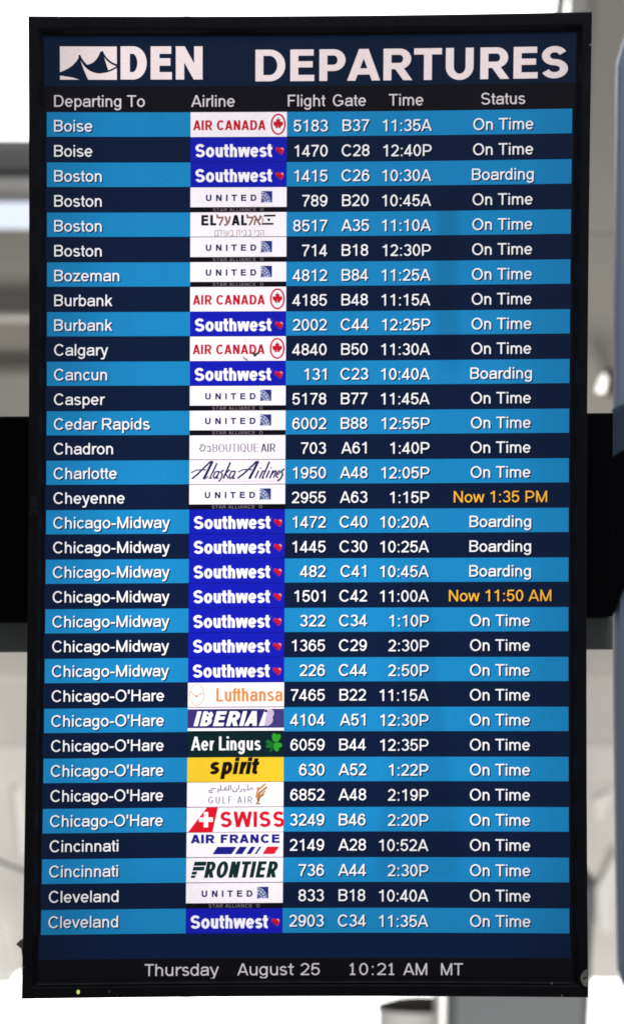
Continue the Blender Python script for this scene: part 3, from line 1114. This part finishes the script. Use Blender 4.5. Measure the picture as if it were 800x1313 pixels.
def logo_heart(sh, y):
    sh.rect(LX0, y, LX1, y + RU, SWBLUE, 0, 2, 1)
    sh.rect(LX0, y + RU - .8, LX1, y + RU, lcd(18, 20, 120), 1, 2, 1)
    write(sh, 'Southwest', LX0 + 6.0, y + 24.8, 16.2 / CAP * 1000, WHITE, 5, x1=LX0 + 104.5, weight=162, hweight=132, xh=545, track=-26)
    write(sh, 'i', LX0 + 105.6, y + 12.2, 3.2, lcd(150, 160, 220), 5)
    cx, cy = LX0 + 113.8, y + 17.2
    hp_ = [(a * .88, b * .86) for a, b in [(-6, -3.6), (-4.2, -5.2), (-1.4, -4.6), (0.4, -3.6), (2.6, -5.2), (5.2, -4.2), (6.1, -1.4), (5.0, 2.2), (2.6, 6.2), (.6, 5.0), (-3.4, 2.0), (-5.8, -.8)]]
    sh.poly([(cx + a * 1.12, cy + b * 1.12) for a, b in hp_], lcd(70, 60, 190), 6)
    sh.poly([(cx + a, cy + b) for a, b in hp_], lcd(214, 26, 44), 7)
    sh.poly([(cx + a, cy + b) for a, b in [(-5.4, -2), (-2, -.4), (1.8, 3.2), (1.9, 4.8), (-3.0, 1.6)]], lcd(140, 20, 70), 8)
    sh.poly([(cx + a, cy + b) for a, b in [(1.4, -3.0), (3.0, -3.8), (4.6, -2.8), (4.6, -.4), (3.2, -2.2)]], lcd(240, 190, 200), 9)


def logo_globe(sh, y):
    sh.rect(LX0, y, LX1, y + RU * .79, PAPER, 0, 2, 1)
    sh.rect(LX0, y + RU * .79, LX1, y + RU, BLACK, 0, 2, 1)
    write(sh, 'UNITED', LX0 + 19.8, y + 17.3, 8.1 / CAP * 1000, NAVY, 5, x1=LX0 + 84.5, weight=185, hweight=160, track=300)
    gx, gy, gs = LX0 + 90.2, y + 4.9, 14.4
    sh.rect(gx, gy, gx + gs, gy + gs, lcd(42, 48, 128), 5)
    n = 9
    arcp = [(gx + gs * .86 * sin(radians(90 * i / n)), gy + gs * (1 - .96 * cos(radians(90 * i / n)))) for i in range(n + 1)]
    for i in range(n):
        sh.poly([(gx, gy + gs), arcp[i], arcp[i + 1]], lcd(196, 204, 228), 7)
    for k in (.28, .52, .76):
        line(sh, [(gx + gs * k * sin(radians(90 * i / n)), gy + gs * (1 - k * 1.08 * cos(radians(90 * i / n)))) for i in range(n + 1)], 1.1, lcd(58, 62, 140), 9)
    for a in (22, 45, 68):
        line(sh, [(gx, gy + gs), (gx + gs * .84 * sin(radians(a)), gy + gs * (1 - .92 * cos(radians(a))))], 1.0, lcd(58, 62, 140), 10)
    write(sh, 'STAR ALLIANCE', LX0 + 28.8, y + RU - 1.1, 4.3 / CAP * 1000, lcd(128, 118, 126), 5, x1=LX0 + 84, weight=120, hweight=100, track=60)
    line(sh, [(LX0 + 91.5 + 1.9 * cos(radians(t)), y + RU - 3.4 + 1.9 * sin(radians(t))) for t in range(0, 361, 45)], .7, lcd(128, 118, 126), 5)


BROWN = lcd(150, 112, 96)


def logo_hebrew(sh, y):
    paper(sh, y)
    K = lcd(26, 22, 34)
    b, ch_em = y + 16.6, 13.2 / CAP * 1000
    write(sh, 'EL', LX0 + 14.0, b, ch_em, K, 5, x1=LX0 + 33.2, weight=185, hweight=165)
    write(sh, 'AL', LX0 + 52.5, b, ch_em, K, 5, x1=LX0 + 72.4, weight=185, hweight=165)

    def lamed(x):
        line(sh, [(x, y + 2.6), (x + .6, y + 6.6), (x + 7.4, y + 6.6), (x + 6.6, y + 10), (x + 3, y + 16.6)], 2.4, BROWN, 8)

    def ayin(x):
        line(sh, [(x + 7.2, y + 5), (x + 5.4, y + 12.4), (x + 2.6, y + 15.6), (x - .4, y + 16.2)], 2.4, BROWN, 8)
        line(sh, [(x + 1, y + 5), (x + 3.6, y + 13.4)], 2.4, BROWN, 9)

    def alef(x):
        line(sh, [(x + .6, y + 4), (x + 8.4, y + 16.4)], 2.6, BROWN, 8)
        line(sh, [(x + 8.4, y + 4), (x + 7.6, y + 8.6), (x + 5, y + 10.4)], 2.4, BROWN, 9)
        line(sh, [(x + 2.6, y + 8.4), (x + 1.2, y + 12), (x + .8, y + 16.4)], 2.4, BROWN, 10)
    lamed(LX0 + 34)
    ayin(LX0 + 43.6)
    lamed(LX0 + 72.4)
    alef(LX0 + 81.2)
    # striped flag with a dot
    sh.poly([(LX0 + 94.5, y + 3.2), (LX0 + 109.5, y + 3.2), (LX0 + 108.5, y + 5.6), (LX0 + 93.5, y + 5.6)], K, 5)
    sh.poly([(LX0 + 92.0, y + 13.6), (LX0 + 106.8, y + 13.6), (LX0 + 105.8, y + 16.0), (LX0 + 91.0, y + 16.0)], K, 5)
    blob(sh, LX0 + 100.3, y + 9.6, 1.8, 1.8, K, 5)
    line(sh, [(LX0 + 90.5, y + 5.0), (LX0 + 93.2, y + 9.6), (LX0 + 91.5, y + 14.2)], 1.1, BROWN, 6)
    # small second line: ten simple square letters
    B2 = lcd(182, 150, 150)
    x, t0, b0 = LX0 + 31.5, y + 23.2, y + 29.6

    def sl(*pts):
        line(sh, [(x + a, t0 + (b0 - t0) * q) for a, q in pts], .95, B2, 6 + random.random())
    letters = ['mem', 'lamed', 'vav', 'ayin', 'bet', ' ', 'tav', 'yod', 'bet', 'bet', ' ', 'yod', 'kaf', 'he']
    for lt in letters:
        if lt == 'mem':
            sl((0, 0), (0, 1), (4, 1), (4, 0), (0, 0)); x += 6
        elif lt == 'lamed':
            sl((0, -.4), (0, 0), (3.4, 0), (1.2, 1)); x += 5
        elif lt == 'vav':
            sl((0, 0), (1, 0), (1, 1)); x += 2.8
        elif lt == 'ayin':
            sl((4, 0), (3, .8), (0, 1)); sl((.6, 0), (1.8, .9)); x += 5.6
        elif lt == 'bet':
            sl((0, 0), (3.4, 0), (3.4, 1), (0, 1)); sl((3.4, 1), (4.6, 1)); x += 6
        elif lt == 'tav':
            sl((0, 1), (.8, 1), (.8, 0), (4.2, 0), (4.2, 1)); x += 6
        elif lt == 'yod':
            sl((0, 0), (1, 0), (1, .5)); x += 2.8
        elif lt == 'kaf':
            sl((0, 0), (3.2, 0), (3.6, .5), (3.2, 1), (0, 1)); x += 5.2
        elif lt == 'he':
            sl((0, 0), (4, 0), (4, 1)); sl((.6, .4), (.6, 1)); x += 5.6
        else:
            x += 2.0


def logo_serif(sh, y):
    paper(sh, y)
    b = y + 21.2
    write(sh, 'BOUTIQUE', LX0 + 29.6, b, 10.4 / CAP * 1000, lcd(138, 134, 146), 5, x1=LX0 + 88.5, weight=105, hweight=50, serif=90)
    write(sh, 'AIR', LX0 + 91.5, b, 10.4 / CAP * 1000, lcd(74, 76, 94), 5, x1=LX0 + 110.3, weight=125, hweight=60, serif=90)
    K = lcd(60, 58, 70)
    line(sh, [(LX0 + 13, y + 12.6), (LX0 + 18, y + 11.8), (LX0 + 20.4, y + 14.6), (LX0 + 18.4, y + 19.6), (LX0 + 15, y + 20), (LX0 + 13.2, y + 17), (LX0 + 15.5, y + 13.4)], 1.2, K, 5)
    line(sh, [(LX0 + 22.5, y + 13.5), (LX0 + 26, y + 14.2), (LX0 + 27, y + 20), (LX0 + 22.4, y + 20.2)], 1.2, K, 5)


def logo_script(sh, y):
    paper(sh, y)
    K = lcd(40, 38, 98)

    def Z(pts, w, wh=None):
        line(sh, [(LX0 + (a - 48) / 5.714, y + (b - 232) / 5.714 + .4) for a, b in pts], w, K, 5 + random.random() * 3, wh)
    # A l a s k a
    Z([(60, 322), (100, 302), (150, 300), (170, 302)], 1.5)
    Z([(66, 366), (110, 330), (160, 280), (205, 238)], 2.3)
    Z([(218, 236), (192, 290), (152, 370)], 3.3)
    Z([(150, 366), (172, 360), (186, 346)], 1.4)
    Z([(250, 252), (222, 312), (196, 362), (214, 360)], 2.2)
    Z([(262, 312), (238, 316), (222, 348), (232, 364), (254, 340), (268, 310)], 1.9)
    Z([(268, 310), (248, 362), (262, 360)], 1.9)
    Z([(300, 300), (278, 318), (290, 338), (276, 372), (262, 384)], 2.0)
    Z([(348, 246), (322, 306), (296, 366)], 2.4)
    Z([(346, 300), (312, 328), (336, 366)], 1.9)
    Z([(380, 312), (356, 312), (340, 346), (348, 366), (372, 342), (386, 312)], 2.0)
    Z([(386, 310), (366, 366), (382, 362)], 2.0)
    # A i r l i n e s
    Z([(404, 318), (440, 300), (490, 300), (506, 302)], 1.5)
    Z([(400, 364), (446, 330), (500, 280), (540, 240)], 2.3)
    Z([(552, 238), (524, 296), (486, 368)], 3.3)
    Z([(486, 364), (504, 358)], 1.4)
    Z([(556, 306), (530, 364)], 2.1)
    Z([(572, 286), (568, 294)], 2.0)
    Z([(588, 306), (560, 366)], 2.1)
    Z([(574, 332), (588, 314), (602, 309)], 1.5)
    Z([(634, 242), (608, 304), (582, 362), (596, 360)], 2.3)
    Z([(634, 306), (610, 362)], 2.1)
    Z([(648, 286), (644, 294)], 2.0)
    Z([(662, 306), (636, 366)], 2.0)
    Z([(648, 340), (674, 310), (684, 312), (664, 362)], 1.8)
    Z([(690, 340), (712, 322), (706, 308), (690, 326), (682, 352), (700, 360)], 1.7)
    Z([(744, 296), (722, 314), (732, 336), (716, 368), (694, 384)], 2.2)
    line(sh, [(LX0 + 22, y + 27.2), (LX0 + 118, y + 27.0)], .8, lcd(212, 190, 206), 3)


def logo_crane(sh, y):
    paper(sh, y)
    OR, OR2 = lcd(240, 146, 66), lcd(242, 180, 140)
    cx, cy = LX0 + 11.6, y + 15.4
    line(sh, [(cx + 9.2 * cos(radians(t)), cy + 13.2 * sin(radians(t))) for t in range(0, 361, 12)], 1.0, OR2, 5)
    line(sh, [(cx - 8, cy - 4), (cx - 3.4, cy), (cx - .6, cy + 2.4), (cx + 3, cy - 1), (cx + 8, cy - 2.4)], 1.0, OR, 6)
    sh.poly([(cx - 4, cy - .4), (cx + 1.6, cy + 1.2), (cx + .2, cy + 3.4), (cx - 1.6, cy + 2.6)], OR, 7)
    write(sh, 'Lufthansa', LX0 + 36.2, y + 24.0, 17.2 / CAP * 1000, OR, 5, x1=LX0 + 121, weight=132, hweight=104, xh=535, track=-14)


def logo_purple(sh, y):
    sh.rect(LX0, y, LX1, y + RU, PAPER, 0, 2, 1)
    cols = [(66, 50, 124), (52, 42, 118), (40, 34, 108), (36, 30, 100), (40, 34, 108), (52, 44, 116), (70, 58, 126)]
    for i, c_ in enumerate(cols):
        a = LX0 + (LX1 - LX0) * i / 7
        sh.rect(a, y + 2.0, a + (LX1 - LX0) / 7, y + 26.0, lcd(*c_), 2)
    sh.rect(LX0, y + 29.6, LX1, y + RU, BLACK, 3, 2, 1)
    write(sh, 'IBERIA', LX0 + 10.0, y + 24.2, 18.6 / CAP * 1000, lcd(24, 16, 60), 4, x1=LX0 + 89.6, weight=205, hweight=160, slant=.26)
    write(sh, 'IBERIA', LX0 + 9.0, y + 23.4, 18.6 / CAP * 1000, WHITE, 8, x1=LX0 + 88.6, weight=205, hweight=160, slant=.26)
    L_ = lcd(206, 186, 214)
    sh.poly([(LX0 + 91, y + 23.4), (LX0 + 97.5, y + 6.0), (LX0 + 103.5, y + 6.0), (LX0 + 98, y + 23.4)], WHITE, 6)
    sh.poly([(LX0 + 98.5, y + 2), (LX0 + 106, y + 1.2), (LX0 + 103, y + 8), (LX0 + 96.6, y + 9)], WHITE, 7)
    blob(sh, LX0 + 99.8, y + 4.6, 2.0, 2.0, lcd(60, 50, 90), 12)
    write(sh, 'B', LX0 + 97.5, y + 23.4, 20.8 / CAP * 1000, L_, 9, x1=LX0 + 107.5, weight=190, hweight=150, slant=.2)


def logo_shamrock(sh, y):
    sh.rect(LX0, y, LX1, y + RU, lcd(14, 38, 42), 0, 2, 1)
    write(sh, 'Aer Lingus', LX0 + 4.4, y + 22.6, 17.4 / CAP * 1000, WHITE, 5, x1=LX0 + 93.6, weight=122, hweight=92, xh=500)
    g1, g2 = lcd(52, 158, 44), lcd(24, 112, 44)
    for i, (a, b, rx, ry, m, ro) in enumerate([(111.2, 6.8, 3.4, 5.6, g1, -8), (114.8, 7.4, 3.4, 5.6, g1, 34), (105.0, 13.6, 5.6, 2.9, g2, 30),
                                               (105.6, 17.2, 5.6, 2.9, g2, -8), (115.8, 16.2, 5.2, 3.3, g1, 12), (113.4, 19.2, 3.4, 5.4, g1, -14)]):
        blob(sh, LX0 + a, y + b, rx, ry, m, 5 + i, rot=ro)
    line(sh, [(LX0 + 111, y + 13), (LX0 + 108.6, y + 20), (LX0 + 105.4, y + 25.2)], 1.7, g2, 8)


def logo_yellow(sh, y):
    sh.rect(LX0, y, LX1, y + RU - 1, lcd(250, 206, 46), 0, 2, 1)
    sh.rect(LX0, y + RU - 1, LX1, y + RU, lcd(160, 140, 60), 0, 2, 1)
    write(sh, 'spirit', LX0 + 27.4, y + 21.4, 29.0, lcd(30, 18, 16), 5, x1=LX0 + 89.5, weight=188, hweight=150, track=8, slant=.18, xh=540, cap=730)


def logo_falcon(sh, y):
    paper(sh, y)
    K = lcd(104, 104, 128)

    def Z(pts, w=1.25, m=K):
        line(sh, [(LX0 + (a - 28) / 5.714, y + (b - 248) / 5.714 + .6) for a, b in pts], w, m, 5 + random.random() * 3)
    # right to left: ta, ya, ra, alif, nun, alif, lam, kha, lam, ya, jim
    Z([(470, 262), (470, 300)])
    Z([(510, 296), (498, 284), (478, 298), (510, 300), (436, 300)])
    Z([(442, 300), (440, 288)])
    Z([(426, 290), (424, 306), (410, 316)])
    Z([(404, 262), (404, 300)])
    Z([(390, 288), (392, 306), (378, 314), (362, 310), (362, 292)])
    Z([(346, 262), (346, 302)])
    Z([(332, 262), (332, 300), (248, 300)])
    Z([(322, 286), (300, 284), (308, 300)])
    Z([(274, 262), (274, 300)])
    Z([(256, 300), (254, 288)])
    Z([(240, 288), (196, 284), (222, 292), (190, 302), (192, 316), (216, 318)])
    for a, b in ((376, 282), (310, 272), (444, 312), (452, 312), (252, 312), (260, 312), (208, 306)):
        blob(sh, LX0 + (a - 28) / 5.714, y + (b - 248) / 5.714 + .6, .75, .75, K, 9, 8)
    write(sh, 'GULF AIR', LX0 + 27.2, y + 26.6, 8.8 / CAP * 1000, lcd(112, 112, 132), 5, x1=LX0 + 83.4, weight=100, hweight=70, track=210, serif=60)
    g, g2 = lcd(206, 150, 84), lcd(172, 112, 62)
    for i, (a, b, c_, d) in enumerate([(88, 20, 100, 2), (90, 23, 102, 6), (91, 25, 100, 11), (90, 26, 98, 15)]):
        line(sh, [(LX0 + a, y + b), (LX0 + a + 2.4, y + (b + d) / 2 - 1), (LX0 + c_, y + d)], 2.6 - i * .2, g if i % 2 == 0 else g2, 5 + i)
    line(sh, [(LX0 + 92, y + 22), (LX0 + 88.6, y + 27), (LX0 + 94, y + 27.4)], 1.8, g2, 10)
    blob(sh, LX0 + 90.4, y + 7.8, 2.0, 1.6, g, 11)


def logo_cross(sh, y):
    paper(sh, y, hair=False)
    R_ = lcd(228, 22, 42)
    sh.poly([(LX0 + 1.5, y + RU - .5), (LX0 + 25.5, y - .2), (LX0 + 39.5, y - .2), (LX0 + 33, y + RU - .5)], R_, 4)
    sh.rect(LX0 + 15.6, y + 12.4, LX0 + 33.2, y + 18.0, WHITE, 6)
    sh.rect(LX0 + 21.6, y + 5.6, LX0 + 27.2, y + 24.8, WHITE, 7)
    write(sh, 'SWISS', LX0 + 42.5, y + 25.0, 19.8 / CAP * 1000, R_, 5, x1=LX0 + 124.5, weight=170, hweight=145)
    sh.rect(LX0, y + RU - .8, LX1, y + RU, lcd(120, 100, 120), 2, 2, 1)


def logo_bars(sh, y):
    paper(sh, y)
    K = lcd(34, 32, 138)
    write(sh, 'AIR FRANCE', LX0 + 5, y + 13.4, 11.0 / CAP * 1000, K, 5, x1=LX0 + 118.6, weight=235, hweight=175)
    t0, b0 = y + 17.8, y + 27.2
    for a, b, m in ((33, 57.5, K), (61.5, 71, K), (76, 82, K), (86.5, 89.4, K)):
        sh.poly([(LX0 + a, b0), (LX0 + a + 6.2, t0), (LX0 + b + 6.2, t0), (LX0 + b, b0)], m, 5)
    sh.poly([(LX0 + 96.5, b0), (LX0 + 102.7, t0), (LX0 + 118, t0), (LX0 + 111.8, b0)], lcd(224, 34, 56), 5)


def logo_green(sh, y):
    paper(sh, y)
    K = lcd(18, 48, 46)
    b, em = y + 25.0, 20.4 / CAP * 1000
    write(sh, 'RONTIER', LX0 + 22.5, b, em, K, 5, x1=LX0 + 114.4, weight=178, hweight=140, slant=.2, adv={**ADV, 'I': 330})
    s_ = .2
    for y0, y1, a0, a1 in ((0, 5.2, 0, 15.5), (6.4, 11.2, 0, 14.6), (12.4, 16.2, 0, 6.4), (17.2, 20.4, 0, 5.6)):
        def q(a, yy):
            return (LX0 + 5.6 + a + (20.4 - yy) * s_ * 1.2, b - 20.4 + yy)
        sh.poly([q(a0, y0), q(a1, y0), q(a1, y1), q(a0, y1)], K, 5)


LOGOS = dict(AC=(logo_maple, 'white logo with red capitals and a ringed red leaf'), SW=(logo_heart, 'royal blue logo with white lettering and small red heart'),
             UA=(logo_globe, 'white logo with navy capitals and square globe over a black strip'),
             LY=(logo_hebrew, 'white logo with black capitals and brown Hebrew letters'), BT=(logo_serif, 'white logo with grey serif capitals'),
             AS=(logo_script, 'white logo with slanted navy script'), LH=(logo_crane, 'white logo with orange lettering and ringed bird'),
             IB=(logo_purple, 'purple logo with slanted white capitals'), EI=(logo_shamrock, 'dark green logo with white lettering and green shamrock'),
             NK=(logo_yellow, 'yellow logo with slanted black lettering'), GF=(logo_falcon, 'white logo with Arabic script and golden falcon'),
             LX=(logo_cross, 'white logo with red capitals and white cross on a red tail'), AF=(logo_bars, 'white logo with heavy blue capitals above slanted bars'),
             F9=(logo_green, 'white logo with slanted dark green capitals'))

FLIGHTS = '''Boise|AC|5183|B37|11:35A|On Time
Boise|SW|1470|C28|12:40P|On Time
Boston|SW|1415|C26|10:30A|Boarding
Boston|UA|789|B20|10:45A|On Time
Boston|LY|8517|A35|11:10A|On Time
Boston|UA|714|B18|12:30P|On Time
Bozeman|UA|4812|B84|11:25A|On Time
Burbank|AC|4185|B48|11:15A|On Time
Burbank|SW|2002|C44|12:25P|On Time
Calgary|AC|4840|B50|11:30A|On Time
Cancun|SW|131|C23|10:40A|Boarding
Casper|UA|5178|B77|11:45A|On Time
Cedar Rapids|UA|6002|B88|12:55P|On Time
Chadron|BT|703|A61|1:40P|On Time
Charlotte|AS|1950|A48|12:05P|On Time
Cheyenne|UA|2955|A63|1:15P|Now 1:35 PM
Chicago-Midway|SW|1472|C40|10:20A|Boarding
Chicago-Midway|SW|1445|C30|10:25A|Boarding
Chicago-Midway|SW|482|C41|10:45A|Boarding
Chicago-Midway|SW|1501|C42|11:00A|Now 11:50 AM
Chicago-Midway|SW|322|C34|1:10P|On Time
Chicago-Midway|SW|1365|C29|2:30P|On Time
Chicago-Midway|SW|226|C44|2:50P|On Time
Chicago-O'Hare|LH|7465|B22|11:15A|On Time
Chicago-O'Hare|IB|4104|A51|12:30P|On Time
Chicago-O'Hare|EI|6059|B44|12:35P|On Time
Chicago-O'Hare|NK|630|A52|1:22P|On Time
Chicago-O'Hare|GF|6852|A48|2:19P|On Time
Chicago-O'Hare|LX|3249|B46|2:20P|On Time
Cincinnati|AF|2149|A28|10:52A|On Time
Cincinnati|F9|736|A44|2:30P|On Time
Cleveland|UA|833|B18|10:40A|On Time
Cleveland|SW|2903|C34|11:35A|On Time'''.split('\n')

for i, rec in enumerate(FLIGHTS):
    dest, lg, num, gate, tm, status = rec.split('|')
    y = i * RU
    light = i % 2 == 0
    r_ = Sheet()
    y0 = y + (0.0 if light else -0.02 * RU)
    y1 = y + (0.975 * RU if light else RU)
    r_.rect(-.5 if light else -1.8, y0, 667.5 if light else 668.6, y1, lcd(30, 137, 198) if light else lcd(15, 29, 58), -20 if light else -28, 12, 1)
    row = r_.build('flight_row', disp, label=('light blue' if light else 'dark blue') + ' row for %s, flight %s, at %s' % (dest, num, tm))
    sc = SHADOW if light else SHADOW2
    f_ = i / 32.0
    bl = y + RU * (.77 - .06 * f_)
    br = y + RU * (.80 - .055 * f_)
    for name, txt, X, al, base in (('destination_text', dest, 8.8, 'l', bl), ('flight_number_text', num, 357.3, 'r', (bl + br) / 2),
                                   ('gate_text', gate, 393.0, 'c', br - .6), ('time_text', tm, 489.8, 'r', br), ('status_text', status, 580.6, 'c', br - .3)):
        t = Sheet()
        colr = AMBER if (name == 'status_text' and txt.startswith('Now')) else WHITE
        write(t, txt, X + 1.45, base + 1.4, EM, sc, -9, align=al, weight=104)
        write(t, txt, X, base, EM, colr, 0, align=al, weight=96, hweight=86)
        t.build(name, row)
    t = Sheet()
    fn, lab = LOGOS[lg]
    fn(t, y)
    if i == 9:      # small darker marks over this logo
        d = lcd(70, 60, 62)
        t.poly([(LX0 + 79.5, y + 19), (LX0 + 84, y + 21.5), (LX0 + 89, y + 18.5), (LX0 + 88.6, y + 21.6), (LX0 + 83, y + 26.6), (LX0 + 81, y + 24)], d, 20)
        t.poly([(LX0 + 67.6, y + 23.5), (LX0 + 70.2, y + 27.0), (LX0 + 75, y + 30), (LX0 + 73, y + 31), (LX0 + 68.6, y + 28.6)], lcd(150, 136, 140), 20)
        line(t, [(LX0 + 70, y + 3), (LX0 + 71.4, y + 8)], .7, lcd(190, 150, 160), 20)
    t.build('airline_logo', row, label=lab)

b_ = Sheet()
b_.rect(-3, 33 * RU - .6, 669, 33.95 * RU, lcd(10, 30, 62), -28, 12, 1)
b_.build('blank_bar', disp, label='empty dark blue bar under the last flight')
b_ = Sheet()
b_.rect(XI0, 33.95 * RU, XI1, YI1, lcd(15, 12, 17), -30, 12, 1)
foot = b_.build('footer_bar', disp, label='black bar with date and time')
FT = lcd(214, 208, 214)
for name, txt, a, b in (('weekday_lettering', 'Thursday', 131.0, 224.8), ('date_lettering', 'August 25', 248.2, 352.6),
                        ('clock_lettering', '10:21 AM', 390.8, 488.3), ('zone_lettering', 'MT', 505.8, 533.5)):
    t = Sheet()
    write(t, txt, a, 34.63 * RU, 20.2, FT, 0, x1=b, weight=94, adv=V_ADV, style='V', cap=727, xh=545)
    t.build(name, foot)
